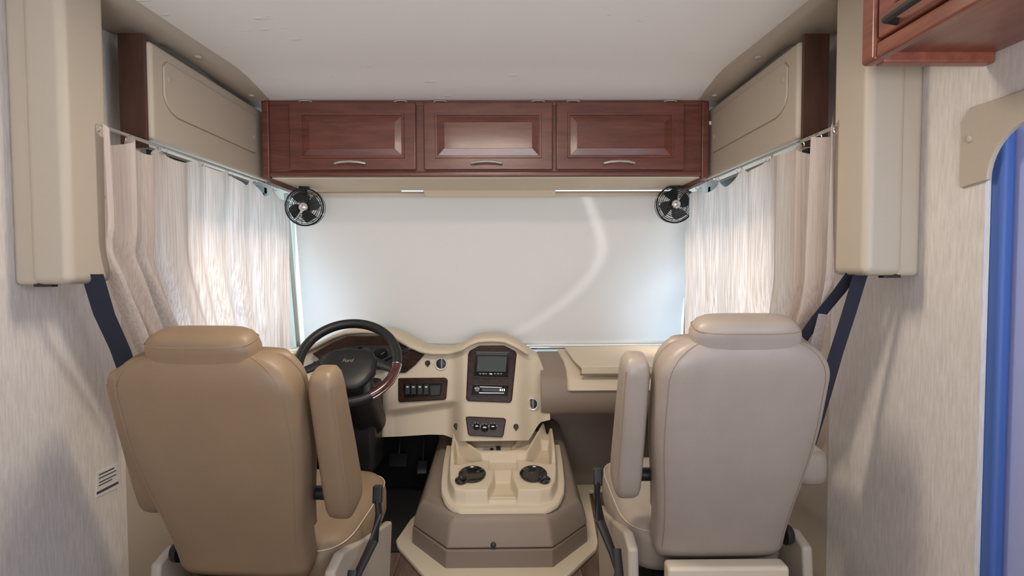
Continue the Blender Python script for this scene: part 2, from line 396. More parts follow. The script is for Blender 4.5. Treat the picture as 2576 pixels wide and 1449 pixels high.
tr = prism('trim_5', [(WX - 0.009, y, z) for y, z in gp], (0.012, 0, 0), 'beige', None, 0.003, 2)
tag(tr, 'beige corner trim plate over the rounded entry doorway', 'trim', kind='structure')
lathe('screw_cap', [(0.0085, 0), (0.0085, 0.003), (0.006, 0.0045)], frame((WX - 0.009, 1.262, 1.555), (-1, 0, 0)), 'beige', tr, 16)
# front: cowl, pillars, header, windshield
o = box('wall_front', (-WX, 3.17, 0), (WX, 3.26, 0.80), 'taupe'); box('cowl_ledge', (-WX, 3.062, 0.74), (WX, 3.172, 0.795), 'taupe', o)
tag(o, 'taupe firewall panel below the dashboard', 'wall', kind='structure')
o = box('wall_front_header', (-WX, 3.02, 1.74), (WX, 3.12, ZC), 'beige'); tag(o, 'header above the windshield behind the cabinets', 'wall', kind='structure')
w = prism('window_1', [(-WX, 3.06, 1.75), (WX, 3.06, 1.75), (WX, 3.20, 0.78), (-WX, 3.20, 0.78)], (0, 0.006, 0), 'glass'); tag(w, 'windshield glass behind the roller shade', 'window', kind='structure')
wb = tag(box('wall_back', (-WX, YB - 0.05, 0), (WX, YB, ZC), 'wallpaper'), 'rear wall of the salon behind the viewer', 'wall', kind='structure')

# ------------------------------------------------------------------ ceiling side beams, corner boxes, side panels
for s in (-1, 1):
    side = 'left' if s < 0 else 'right'
    # beam: underside outline in plan, wide at the rear, narrow towards the cabinets
    root = thing('trim_1' if s < 0 else 'trim_2', 'beige moulded trim along the %s edge of the ceiling' % side, 'trim', (s * 1.05, 2.0, 1.98), kind='structure')
    rs = []
    for j in range(61):
        y = 1.2 + (2.478 - 1.2) * j / 60
        xi = interp([(1.2, 0.985), (1.63, 0.968), (2.5, 0.924)], y); xo = 1.16 - 0.115 * ss(1.74, 1.93, y)
        end = 1.0 - 0.12 * ss(2.51, 2.545, y); zt = ZC - 0.012 - 0.02 * ss(2.15, 2.48, y)
        zb = 2.016 - 0.012 * ss(1.8, 2.5, y)
        xc = (xi + xo) / 2; hx = (xo - xi) / 2
        pts = [(xc - hx, zt), (xc - hx - 0.004, (zt + zb) / 2 + 0.006), (xc - hx + 0.006, zb + 0.006), (xc - hx + 0.028, zb - 0.004), (xc, zb - 0.008), (xc + hx - 0.012, zb - 0.012), (xc + hx, zb - 0.004), (xc + hx, zt)]
        rs.append([(s * x, y, z) for x, z in pts])
    rings('beam', rs, 'beige', root, angle=45)
    for (yy) in (1.99, 2.40):
        zb = 2.016 - 0.012 * ss(1.8, 2.5, yy) - 0.008
        lathe('screw_cap', [(0.012, 0.002), (0.012, -0.003), (0.009, -0.005)], Matrix.Translation((s * 0.985, yy, zb)), 'beige', root, 16)
    # tall corner box holding the belt reel
    b = thing('trim_3' if s < 0 else 'trim_4', 'tall beige moulded corner box hanging on the %s wall' % side, 'trim', (s * 1.08, 1.45, 1.24), kind='structure')
    zb = 1.228 if s < 0 else 1.243
    xa, xb = sorted((s * 0.998, s * 1.10))
    box('box_body', (xa, 1.40, zb), (xb, 1.555, ZC - 0.03), 'beige', b, 0.022, 4)
    xa, xb = sorted((s * 1.085, s * 1.152))
    box('box_flange', (xa, 1.415, zb - 0.002), (xb, 1.56, ZC - 0.03), 'beige', b, 0.014, 3)
    xa, xb = sorted((s * 1.06, s * 1.105))
    box('belt_slot', (xa, 1.42, zb - 0.006), (xb, 1.44, zb + 0.01), 'black', b)
    # overhead side panel: body, access door, dark wood end
    p = thing('side_panel', 'beige overhead side panel with access door above the %s curtain' % side, 'panel', (s * 1.05, 2.1, 1.66), 'overhead side panels')
    xa, xb = sorted((s * 1.01, s * 1.098))
    box('panel_body', (xa, 1.765, 1.668), (xb, 2.62, 1.975), 'beige', p, 0.014, 4)
    xa, xb = sorted((s * 1.022, s * 1.10))
    box('end_panel', (xa, 1.75, 1.64), (xb, 1.764, 1.99), 'darkwood', p)
    pts = [(1.825, 1.825), (1.825, 1.915), (1.845, 1.935), (2.47, 1.935), (2.485, 1.92), (2.485, 1.785), (2.47, 1.770), (1.90, 1.770), (1.865, 1.780), (1.838, 1.80)]
    pts2 = [(2.15 + (y - 2.15) * 1.010, 1.855 + (z - 1.855) * 1.035) for y, z in pts]
    prism('door_gap', [(s * 1.0098, y, z) for y, z in pts2], (s * 0.004, 0, 0), 'stitch', p)
    ad = prism('access_door', [(s * 1.0045, y, z) for y, z in pts], (s * 0.01, 0, 0), 'beige', p, 0.003, 2)
    for (yy, zz) in ((1.85, 1.88), (2.46, 1.835)):
        lathe('screw_cap', [(0.009, 0), (0.009, 0.002), (0.006, 0.003)], frame((s * 1.0045, yy, zz), (-s, 0, 0)), 'beige', ad, 14)
    # curtain rod
    r = tube('curtain_rod', [(s * 1.002, 1.52, 1.652), (s * 1.002, 2.90, 1.652)], 0.005, 'steel', None, 10)
    tag(r, 'thin metal curtain rod over the %s side window' % side, 'curtain rod', 'curtain rods')

# ------------------------------------------------------------------ curtains
def curtain(s):
    side = 'left' if s < 0 else 'right'
    root = thing('curtain', 'pale beige %s side curtain gathered beside the %s corner box' % (side, side), 'curtain', (s * 1.0, 2.1, 0.8), 'cab side curtains')
    ny, nz = 220, 46
    rnd = random.Random(3 if s < 0 else 8)
    ph = [rnd.uniform(0, 6.28) for _ in range(8)]
    grid = []
    for j in range(nz + 1):
        t = j / nz; row = []
        zb = 0.86 if s < 0 else 0.80
        near = 1.50 + (0.0 if t < 0.35 else 0.20 * ss(0.35, 1.0, t)) if s < 0 else 1.52 + 0.14 * ss(0.45, 1.0, t)
        far = 2.86 - 0.03 * t
        for i in range(ny + 1):
            q = i / ny
            g = 0.24 if s < 0 else 0.30             # share of cloth bunched at the near end
            if q < g: yq = near + (0.22 if s < 0 else 0.20) * (q / g)
            else: yq = near + (0.22 if s < 0 else 0.20) + (far - near - (0.22 if s < 0 else 0.20)) * (q - g) / (1 - g)
            bunch = 1 - ss(g * 0.75, g * 1.25, q)
            slope = 0.9 * t * (1 - q)
            fold = 0.015 * math.sin(22 * q * 2 + ph[0] + slope) + 0.009 * math.sin(61 * q + ph[1] + 1.3 * t) + 0.005 * math.sin(95 * q + ph[2] - 0.8 * t)
            fold *= 0.55 + 0.45 * t
            deep = 0.026 * math.sin(q / g * 2 * math.pi * 2.3 + ph[3] + 1.2 * t) + 0.012 * math.sin(q / g * 2 * math.pi * 4.1 + ph[4] - t)
            x = 1.0 + fold * (1 - bunch) + (deep * (0.8 + 0.5 * t) - 0.005) * bunch
            if s < 0: # the tie: the near edge is pulled together at two thirds height
                x += 0.012 * math.exp(-((t - 0.42) / 0.06) ** 2) * bunch
            hook = abs(math.sin(q * math.pi * 7.0))
            zt = 1.652 - (0.040 + 0.022 * math.sin(9 * q + ph[5])) * hook ** 0.8 * (1 - 0.3 * bunch) + 0.02 * bunch * (s < 0) * 0
            z = zt + (zb - zt) * t + 0.006 * math.sin(40 * q) * t
            z += bunch * 0.03 * math.sin(q / g * 5.0 + 1) * (1 - t) * (s > 0)
            row.append((s * x, yq, z))
        grid.append(row)
    sheet('curtain_cloth', grid, 'curtain', root, 0.0)
    for k in range(8):
        q = k / 7; near = 1.50 if s < 0 else 1.52
        g = 0.24 if s < 0 else 0.30; ww = 0.22 if s < 0 else 0.20
        yq = near + ww * (q / g) if q < g else near + ww + (2.86 - near - ww) * (q - g) / (1 - g)
        bm = bmesh.new(); m = frame((s * 0.996, yq + 0.004, 1.640), (0, 1, 0))
        add_tube(bm, circ(m, 0.011, 14), 0.0016, 6, True); finish(bm, 'hook', 'chrome', root)
    # small hem stiffening at the near end
    return root
curtain(-1); curtain(1)
wand = tube('curtain_wand', [at(262, 495, 1.525), at(293, 534, 1.60)], 0.0032, 'chrome', None, 8)
tag(wand, 'thin chrome wand poking out beside the left corner box', 'wand')

# ------------------------------------------------------------------ front overhead cabinet
CY = 2.50
cab = thing('overhead_cabinet', 'long cherry wood overhead cabinet with three doors above the windshield', 'cabinet', (0, 2.7, 1.67))
CX0, CX1, CZ0, CZ1 = -0.985, 0.995, 1.672, 2.018
box('cabinet_body', (CX0 + 0.02, CY + 0.002, CZ0), (CX1 - 0.02, 2.96, CZ1), 'cherry', cab, 0.003, 2)
for s, x in ((-1, CX0), (1, CX1)):
    xa, xb = sorted((x, x - s * 0.032))
    pts = [(CY - 0.012, CZ1 + 0.0), (CY - 0.012, 1.660), (CY + 0.02, 1.645), (2.96, 1.640), (2.96, CZ1)]
    prism('end_panel', [(xa, y, z) for y, z in pts], (xb - xa, 0, 0), 'cherry', cab, 0.006, 3)
box('bottom_rail', (CX0 + 0.03, CY - 0.010, CZ0 - 0.002), (CX1 - 0.03, CY + 0.03, CZ0 + 0.020), 'cherry', cab, 0.006, 3)
box('top_rail', (CX0 + 0.03, CY - 0.004, 1.985), (CX1 - 0.03, CY + 0.02, 2.02), 'cherry', cab, 0.003, 2)
dx = [(731, 1048), (1067, 1390), (1398, 1719)]
for u0, u1 in dx:
    xa = at(u0, 350, CY).x; xb = at(u1, 350, CY).x; za, zb = 1.697, 1.995
    dr = box('cabinet_door', (xa, CY - 0.020, za), (xb, CY - 0.001, zb), 'cherry', cab, 0.006, 3)
    # sunk frame and raised centre field
    m1 = 0.050
    bm = bmesh.new()
    fr = [(xa + m1, za + m1), (xb - m1, za + m1), (xb - m1, zb - m1), (xa + m1, zb - m1)]
    def loop(ins, y): return [Vector((x_, y, z_)) for x_, z_ in ((xa + m1 + ins, za + m1 + ins), (xb - m1 - ins, za + m1 + ins), (xb - m1 - ins, zb - m1 - ins), (xa + m1 + ins, zb - m1 - ins))]
    add_rings(bm, [loop(0, CY - 0.0195), loop(0.002, CY - 0.025), loop(0.010, CY - 0.025), loop(0.012, CY - 0.0195)], True, False)
    finish(bm, 'moulding', 'cherry', dr, angle=20)
    bm = bmesh.new()
    add_rings(bm, [loop(0.014, CY - 0.0200), loop(0.042, CY - 0.0265), loop(0.0425, CY - 0.0285)], True, False)
    lp = loop(0.0425, CY - 0.0285); bm.faces.new([bm.verts.new(p) for p in lp])
    finish(bm, 'raised_panel', 'cherry', dr, angle=10)
    xm = at((u0 + u1) / 2 - 4, 413, CY).x; hw = 0.066
    path = [(xm - hw, CY - 0.022, 1.722), (xm - hw, CY - 0.036, 1.7235), (xm - hw * .6, CY - 0.042, 1.7285), (xm, CY - 0.044, 1.7305), (xm + hw * .6, CY - 0.042, 1.7285), (xm + hw, CY - 0.036, 1.7235), (xm + hw, CY - 0.022, 1.722)]
    tube('handle', path, 0.0055, 'nickel', dr, 8)
    for hx in (xa + 0.075, xb - 0.065):
        tube('hinge', [(hx - 0.028, CY - 0.018, 1.9955), (hx - 0.014, CY - 0.024, 1.9985), (hx + 0.014, CY - 0.024, 1.9985), (hx + 0.028, CY - 0.018, 1.9955)], 0.0032, 'nickel', dr, 6)
box('underside_board', (CX0 + 0.032, CY + 0.012, 1.664), (CX1 - 0.032, 2.905, 1.671), 'cream', cab, 0.002, 1)
box('underside_board', (at(765, 478, 2.93).x, 2.905, 1.664), (at(1008, 478, 2.93).x, 2.957, 1.671), 'cream', cab, 0.002, 1)
box('wire_clip', (1.0, CY + 0.005, 1.900), (1.012, CY + 0.012, 1.915), 'white', cab)
val = prism('shade_valance', [(at(1062, 480, 2.91).x, 2.905, 1.671), (at(1398, 480, 2.91).x, 2.905, 1.671), (at(1398, 480, 2.91).x, 2.93, 1.634), (at(1072, 480, 2.91).x, 2.93, 1.634)], (0, 0.008, 0.0), 'cream', None, 0.001, 1)
tag(val, 'cream valance plate under the middle of the front cabinet', 'valance')

# ------------------------------------------------------------------ windshield roller shade
sh = thing('roller_shade', 'large off-white roller shade drawn down over the windshield', 'roller shade', (0.02, 3.0, 0.84))
SX0, SX1 = -1.030, 1.068
grid = []
for j in range(61):
    t = j / 60; row = []
    for i in range(121):
        q = i / 120; x = SX0 + (SX1 - SX0) * q
        y = 2.962 + 0.128 * t; z = 1.652 + (0.845 - 1.652) * t
        dgl = (q * 2.1 + t * 0.95)
        w = ss(0.45, 0.85, q) * math.sin(math.pi * t)
        y += 0.028 * w * math.sin(dgl * 9.0) + 0.004 * math.sin(math.pi * t) * math.sin(q * 7 + 1)
        row.append((x, y, z))
    grid.append(row)
sheet('shade_fabric', grid, 'shade', sh)
tube('roller_tube', [(SX0 - 0.01, 2.978, 1.652), (SX1 + 0.01, 2.978, 1.652)], 0.0165, 'cream', sh, 16)
box('hem_bar', (SX0, 3.078, 0.832), (SX1, 3.098, 0.852), 'white', sh, 0.006)
tube('bottom_rail', [(SX0, 3.085, 0.818), (SX1, 3.085, 0.818)], 0.011, 'chrome', sh, 12)
for s, x in ((-1, -1.062), (1, 1.082)):
    rl = prism('guide_rail', [(x - 0.006, 2.945, 1.66), (x + 0.030, 2.945, 1.66), (x + 0.030, 3.085, 0.80), (x - 0.006, 3.085, 0.80)] if s > 0 else
               [(x - 0.02, 2.965, 1.66), (x + 0.004, 2.965, 1.66), (x + 0.004, 3.105, 0.80), (x - 0.02, 3.105, 0.80)], (0, 0.02, 0), 'steel', sh, 0.004, 2)
    if s > 0:
        for k in range(5):
            t = 0.12 + 0.19 * k
            lathe('screw', [(0.004, 0), (0.003, 0.002)], frame((x + 0.012, 2.944 + 0.14 * t, 1.66 - 0.86 * t), (0, -1, 0)), 'chrome', rl, 8)

# ------------------------------------------------------------------ small fans
def fan(u, v, tilt, label):
    c = at(u, v, 2.76); root = thing('clip_fan', label, 'fan', (c.x, c.y, 1.655), 'black cab fans')
    nrm = Vector((tilt, -1, -0.06)).normalized(); m = frame(c, nrm)
    r0 = 0.090
    bm = bmesh.new()
    for k, rr in enumerate((1.0, 0.90, 0.80, 0.70, 0.60, 0.50, 0.40)):
        mm = m @ Matrix.Translation((0, 0, 0.024 * (1 - rr ** 2)))
        add_tube(bm, circ(mm, r0 * rr, 40), 0.0017 if k else 0.0046, 6, True)
    for k in range(6):
        a = R(60 * k + 20)
        add_tube(bm, [m @ Vector((r0 * q * math.cos(a), r0 * q * math.sin(a), 0.024 * (1 - q * q))) for q in (0.25, 0.5, 0.75, 1.0)], 0.0013, 5)
    finish(bm, 'front_grille', 'black', root)
    bm = bmesh.new()
    for k, rr in enumerate((1.0, 0.8, 0.6)):
        add_tube(bm, circ(m @ Matrix.Translation((0, 0, -0.045)), r0 * rr, 40), 0.0014, 6, True)
    for k in range(6):
        a = R(60 * k + 50)
        add_tube(bm, [m @ Vector((r0 * math.cos(a), r0 * math.sin(a), 0.0)), m @ Vector((r0 * math.cos(a), r0 * math.sin(a), -0.045)), m @ Vector((0.02 * math.cos(a), 0.02 * math.sin(a), -0.045))], 0.0014, 5)
    finish(bm, 'rear_grille', 'black', root)
    for k in range(4):
        a0 = R(90 * k + 8); rs = []
        for i in range(7):
            q = i / 6; rr = 0.016 + 0.056 * q; wd = 0.011 + 0.020 * math.sin(min(1, q * 1.15) * math.pi * 0.62); sw = a0 + 0.35 * q
            cx, cy = rr * math.cos(sw), rr * math.sin(sw); tx, ty = -math.sin(sw), math.cos(sw)
            rs.append([m @ Vector((cx + tx * wd, cy + ty * wd, 0.007)), m @ Vector((cx - tx * wd, cy - ty * wd, -0.007)), m @ Vector((cx - tx * wd, cy - ty * wd, -0.0085)), m @ Vector((cx + tx * wd, cy + ty * wd, 0.0055))])
        rings('blade', rs, 'black', root)
    lathe('hub_cap', [(0.0215, 0.020), (0.0215, 0.027), (0.018, 0.030), (0.012, 0.030), (0.0115, 0.027), (0.009, 0.031), (0.004, 0.032)], m, 'chrome', root, 24)
    lathe('motor', [(0.014, -0.01), (0.026, -0.02), (0.028, -0.062), (0.02, -0.072)], m, 'black', root, 20)
    tube('bracket', [c + Vector((0, 0.055, 0.0)), c + Vector((0, 0.045, 0.055)), Vector((c.x, c.y + 0.005, 1.630)), Vector((c.x, c.y, 1.660))], [0.013, 0.012, 0.013, 0.016], 'black', root, 10)
    lathe('mount_foot', [(0.026, 0), (0.026, -0.006), (0.02, -0.010)], Matrix.Translation((c.x, c.y, 1.6635)), 'black', root, 20)
fan(766, 521, 0.10, 'small round black cage fan at the left end of the windshield')
fan(1698, 514, -0.06, 'small round black cage fan at the right end of the windshield')

# ------------------------------------------------------------------ upper right cabinet
uc = thing('wall_cabinet', 'glossy cherry wall cabinet with dark bar handle at upper right', 'cabinet', (1.0, 0.4, 1.70))
UX, UY, UZ = 0.872, 1.235, 1.705
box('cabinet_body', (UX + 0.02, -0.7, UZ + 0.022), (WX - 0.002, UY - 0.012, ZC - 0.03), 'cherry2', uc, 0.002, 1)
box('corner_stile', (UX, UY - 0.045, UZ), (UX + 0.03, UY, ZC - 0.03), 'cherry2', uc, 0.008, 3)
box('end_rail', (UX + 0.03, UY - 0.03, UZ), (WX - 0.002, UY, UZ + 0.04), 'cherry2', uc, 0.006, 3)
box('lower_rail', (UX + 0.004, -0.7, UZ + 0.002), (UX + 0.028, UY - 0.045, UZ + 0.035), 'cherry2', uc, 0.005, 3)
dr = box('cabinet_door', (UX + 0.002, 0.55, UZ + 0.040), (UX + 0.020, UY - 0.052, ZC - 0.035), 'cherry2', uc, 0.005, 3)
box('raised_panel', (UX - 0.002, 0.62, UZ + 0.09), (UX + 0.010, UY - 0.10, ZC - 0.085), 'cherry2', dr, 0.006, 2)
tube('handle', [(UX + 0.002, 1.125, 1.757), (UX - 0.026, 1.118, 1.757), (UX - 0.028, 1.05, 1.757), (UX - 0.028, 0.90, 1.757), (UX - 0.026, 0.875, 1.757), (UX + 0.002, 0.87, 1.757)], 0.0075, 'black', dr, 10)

# ------------------------------------------------------------------ dashboard
TOP = [(560, 893), (735, 889), (770, 880), (798, 868), (840, 846), (872, 835), (915, 832), (959, 834), (993, 846), (1030, 868), (1060, 881), (1085, 886), (1130, 886), (1162, 877), (1185, 863), (1204, 856), (1236, 854), (1268, 856), (1294, 867), (1321, 883), (1338, 893), (1356, 900), (1366, 925), (1374, 948), (1381, 998), (1384, 1050)]
BOT = [(560, 1085), (900, 1095), (946, 1100), (1004, 1098), (1083, 1093), (1117, 1094), (1160, 1110), (1330, 1108), (1352, 1072), (1360, 1062), (1384, 1056)]
def YD(u, v):
    y = 2.80 - (v - 860) / 240 * 0.10
    y -= 0.055 * ss(1135, 1172, u) * (1 - ss(1296, 1345, u))
    y += 0.055 * ss(1030, 1046, v + (u - 985) * 0.15) * (1 - ss(1125, 1160, u)) * ss(955, 990, u)
    y += 0.03 * ss(1340, 1375, u)
    y += 0.035 * (1 - ss(950, 975, u))
    return y
def dp(u, v, off=0.0, uu=None, vv=None):
    return at(u, v, YD(uu if uu else u, vv if vv else v) + off)
db = thing('dashboard', 'cream moulded driver dashboard with dark wood-look inserts', 'dashboard', (-0.1, 2.85, 0.45))
us = [560 + 824 * i / 150 for i in range(151)]
bm = bmesh.new(); front = []
NV = 60
for u in us:
    a, b_ = interp(TOP, u), interp(BOT, u); b_ = max(b_, a + 3)
    front.append([bm.verts.new(dp(u, a + (b_ - a) * j / NV)) for j in range(NV + 1)])
for a, b_ in zip(front, front[1:]):
    for j in range(NV): bm.faces.new((a[j], a[j + 1], b_[j + 1], b_[j]))
def back(vtx, y, dz=0): return bm.verts.new((vtx.co.x, y, vtx.co.z + dz))
loopv = [c[0] for c in front] + front[-1][1:] + [c[-1] for c in front[::-1]][1:] + front[0][::-1][1:-1]
bk = []
for vtx in loopv:
    bk.append(back(vtx, 3.055 if vtx.co.z > 0.82 else 2.98))
k = len(loopv)
for i in range(k): bm.faces.new((loopv[i], bk[i], bk[(i + 1) % k], loopv[(i + 1) % k]))
finish(bm, 'dash_body', 'cream', db, angle=55)
# brow lip along the top edge
rs = []
bu = [u for u in us if 700 <= u <= 1334]
for u in bu:
    v = interp(TOP, u); p = dp(u, v, -0.018); e = 0.0105
    rs.append([p + Vector((0, yy, zz)) for yy, zz in ((-0.016, -e * 1.2), (-0.026, -e * 0.6), (-0.026, e * 0.3), (-0.015, e), (0.06, e), (0.06, -e), (0.0, -e * 1.3))])
rings('dash_brow', rs, 'cream', db, angle=60)

def panel(name, pts, mat, parent, off=-0.006, depth=0.03, bevel=0.004, uref=None):
    P = [dp(u, v, off, uref) for u, v in pts]
    return prism(name, P, (0, depth, 0), mat, parent, bevel, 3)
# instrument cluster
cl = panel('instrument_panel', [(785, 890), (835, 862), (872, 848), (959, 847), (990, 855), (1030, 878), (1068, 892), (1045, 918), (1020, 938), (990, 938), (960, 930), (827, 925)], 'burl', db, -0.012, 0.05, 0.004, 1000)
hd = panel('gauge_recess', [(846, 884), (862, 873), (900, 868), (985, 868), (1000, 885), (995, 925), (850, 920)], 'lens', cl, -0.018, 0.02, 0.003, 1000)
for gu, gr in ((878, 17), (916, 21), (958, 17)):
    p = dp(gu, 892, -0.020, 1000); rr = gr * 2.8 / F
    g = lathe('gauge', [(rr, 0), (rr, 0.006), (rr * 0.9, 0.006), (rr * 0.88, 0.002), (0.002, 0.002)], frame(p, (0, -1, 0.15)), 'gloss', hd, 28)
    tube('needle', [p + Vector((0, -0.005, 0)), p + Vector((rr * 0.6, -0.005, rr * 0.4))], 0.0008, 'white', g, 5)
# switch panel
sp = panel('switch_panel', [(1001, 952), (1120, 951), (1126, 957), (1122, 1004), (1116, 1007), (1006, 1013), (1001, 1008)], 'burl', db, -0.014, 0.04, 0.006, 1060)
panel('switch_field', [(1014, 966), (1112, 964), (1109, 996), (1016, 1001)], 'gloss', sp, -0.0165, 0.006, 0.001, 1060)
for su in (1025, 1040, 1056, 1072):
    sw = panel('switch', [(su - 6, 968), (su + 6, 968), (su + 6, 992), (su - 6, 993)], 'black', sp, -0.022, 0.008, 0.002, 1060)
    panel('switch_mark', [(su - 3, 972), (su + 3, 972), (su + 3, 975), (su - 3, 975)], 'white', sw, -0.0225, 0.001, 0, 1060)
panel('blank_plate', [(1082, 970), (1108, 969), (1106, 993), (1083, 995)], 'black', sp, -0.0200, 0.006, 0.001, 1060)
# centre stack bezel, monitor, radio
ST = 1230
cb = panel('stack_bezel', [(1177, 893), (1180, 884), (1206, 870), (1268, 870), (1296, 884), (1300, 890), (1288, 1008), (1283, 1014), (1178, 1010), (1172, 1005)], 'burl', db, -0.010, 0.04, 0.006, ST)
mo = panel('monitor', [(1196, 884), (1283, 885), (1278, 952), (1191, 949)], 'gloss', cb, -0.020, 0.012, 0.003, ST)
panel('monitor_screen', [(1202, 896), (1275, 897), (1272, 935), (1199, 934)], 'screen', mo, -0.0208, 0.002, 0, ST)
panel('monitor_slot', [(1199, 886), (1277, 887), (1276, 894), (1198, 893)], 'black', mo, -0.0212, 0.002, 0.0005, ST)
for i, (a_, b_) in enumerate(((1206, 1210), (1213, 1219), (1221, 1225), (1231, 1238), (1243, 1247), (1250, 1256), (1259, 1263))):
    panel('monitor_button', [(a_, 939), (b_, 939), (b_, 941.5 if i != 3 else 943), (a_, 941.5)], 'grey' if i != 3 else 'white', mo, -0.0212, 0.002, 0, ST)
ra = panel('radio', [(1189, 966), (1279, 968), (1277, 998), (1186, 995)], 'gloss', cb, -0.016, 0.012, 0.002, ST)
panel('radio_display', [(1212, 977), (1256, 978), (1256, 985), (1212, 984)], 'screen', ra, -0.0168, 0.002, 0, ST)
panel('radio_trim', [(1207, 972), (1262, 974), (1262, 976), (1207, 974.5)], 'chrome', ra, -0.0172, 0.002, 0, ST)
panel('radio_trim', [(1205, 987), (1268, 988), (1268, 990), (1205, 989.5)], 'chrome', ra, -0.0172, 0.002, 0, ST)
lathe('radio_knob', [(0.013, 0), (0.013, 0.006), (0.009, 0.010), (0.004, 0.010)], frame(dp(1200, 979, -0.016, ST), (0, -1, 0)), 'chrome', ra, 20)
for i in range(3):
    panel('radio_button', [(1257 + 5 * i, 978), (1260 + 5 * i, 978), (1260 + 5 * i, 984), (1257 + 5 * i, 984)], 'nickel', ra, -0.0172, 0.002, 0, ST)
# climate panel
cp = panel('climate_panel', [(1171, 1050), (1180, 1049), (1268, 1053), (1273, 1057), (1266, 1097), (1262, 1101), (1182, 1097), (1177, 1093)], 'burl', db, -0.012, 0.04, 0.005, ST)
for ku, kv, kr in ((1199, 1073, 9), (1219, 1077, 10), (1240, 1074, 9)):
    p = dp(ku, kv, -0.012, ST); rr = kr * 2.65 / F
    kn = lathe('climate_knob', [(rr, 0), (rr, 0.004), (rr * 0.75, 0.016), (rr * 0.5, 0.017)], frame(p, (0, -1, 0.1)), 'gloss', cp, 20)
    for a in (200, 250, 290, 340):
        q = p + Vector((math.cos(R(a)) * rr * 1.15, -0.002, -math.sin(R(a)) * rr * 1.15))
        obox('dial_mark', q, (0.0035, 0.002, 0.0035), None, 'white', kn)
# vents and sockets
def vent(u, v, r=16):
    p = dp(u, v, -0.002); rr = r * p.y / F; nr = Vector((0.0, -1, 0.12)); m = frame(p, nr)
    vt = lathe('air_vent', [(rr, -0.006), (rr, 0.008), (rr * 0.92, 0.012), (rr * 0.80, 0.010), (rr * 0.78, -0.004)], m, 'satin', db, 28)
    lathe('vent_disc', [(rr * 0.78, -0.004), (rr * 0.78, 0.001), (rr * 0.3, 0.004), (0.001, 0.004)], m, 'black', vt, 24)
    tube('vent_bar', [m @ Vector((0.003, -rr * 0.8, 0.009)), m @ Vector((0.003, rr * 0.8, 0.009))], 0.0016, 'satin', vt, 6)
vent(1110, 915); vent(1339, 1016)
for su, sv in ((1076, 913), (1148, 1071), (1298, 1073)):
    p = dp(su, sv, -0.002); m = frame(p, (0, -1, 0.1)); rr = 6.5 * p.y / F
    so = lathe('power_socket', [(rr, -0.004), (rr, 0.006), (rr * 0.7, 0.009), (0.001, 0.009)], m, 'black', db, 18)
    obox('socket_tab', p + Vector((0, -0.004, -rr * 1.15)), (0.007, 0.006, 0.010), None, 'black', so, 0.002)

# passenger side dashboard
pd = thing('passenger_dash', 'taupe passenger dashboard with cream tray top right of the console', 'dashboard', (0.75, 2.9, 0.5))
PX0, PX1 = 0.262, 1.145
pf = [(3.06, 0.800), (3.00, 0.793), (2.88, 0.775), (2.79, 0.745), (2.74, 0.70), (2.722, 0.65), (2.72, 0.60), (2.735, 0.55), (2.775, 0.520), (2.84, 0.508), (3.0, 0.50), (3.06, 0.50)]
rings('dash_roll', [[(x, y, z) for y, z in pf] for x in [PX0 + (PX1 - PX0) * i / 8 for i in range(9)]], 'taupe', pd, angle=45)
cf = [(3.055, 0.812), (3.00, 0.808), (2.88, 0.789), (2.78, 0.757), (2.725, 0.705), (2.705, 0.66), (2.715, 0.655), (2.76, 0.70), (2.9, 0.76), (3.055, 0.78)]
xs = [0.392, 0.398, 0.41, 0.7, 1.0, 1.14]
rs = []
for i, x in enumerate(xs):
    k = 0.008 if i == 0 else (0.003 if i == 1 else 0)
    rs.append([(x - 0.02 * ss(2.75, 3.1, y) * (i < 3), y + (k if y < 2.9 else 0), z - (k if j < 5 else 0)) for j, (y, z) in enumerate(cf)])
rings('dash_tray', rs, 'cream', pd, angle=45)
lid = prism('tray_lid', [(0.455, 2.70, 0.766), (0.93, 2.70, 0.766), (0.96, 2.74, 0.776), (1.0, 3.02, 0.822), (0.405, 3.02, 0.822), (0.43, 2.80, 0.784)], (0, 0, 0.014), 'cream', pd, 0.006, 3)
box('lid_front', (0.458, 2.698, 0.742), (0.93, 2.712, 0.770), 'cream', lid, 0.004, 2)
box('lid_gap', (0.452, 2.702, 0.734), (0.935, 2.712, 0.742), 'stitch', lid)

# ------------------------------------------------------------------ steering wheel
WC = at(877, 908, 2.32)
wn = Vector((0.10, -math.cos(R(45)), math.sin(R(45)))).normalized()
wm = frame(WC, wn)
RW = 0.200
sw = thing('steering_wheel', 'black leather steering wheel with wood-look rim section and logo hub', 'steering wheel', WC - wn * 0.05)
def rim_pt(a): return wm @ Vector((RW * math.cos(R(a)), RW * math.sin(R(a)), 0))
tube('rim', [rim_pt(a) for a in range(-8, 189, 4)], 0.0205, 'black', sw, 14)
tube('rim', [rim_pt(a) for a in range(-120, -59, 4)], 0.020, 'black', sw, 14)
for a0, a1 in ((-60, -8), (188, 240)):
    tube('wood_rim', [rim_pt(a0 + (a1 - a0) * i / 14) for i in range(15)], 0.0208, 'rimwood', sw, 14)
    tube('chrome_inlay', [wm @ Vector(((RW + 0.0195) * math.cos(R(a0 + (a1 - a0) * i / 14)), (RW + 0.0195) * math.sin(R(a0 + (a1 - a0) * i / 14)), 0.009)) for i in range(15)], 0.0022, 'chrome', sw, 6)
for a in (-8, 188): tube('rim_ring', circ(frame(rim_pt(a), (rim_pt(a + 1) - rim_pt(a - 1))), 0.0208, 16), 0.0015, 'chrome', sw, 6, True)
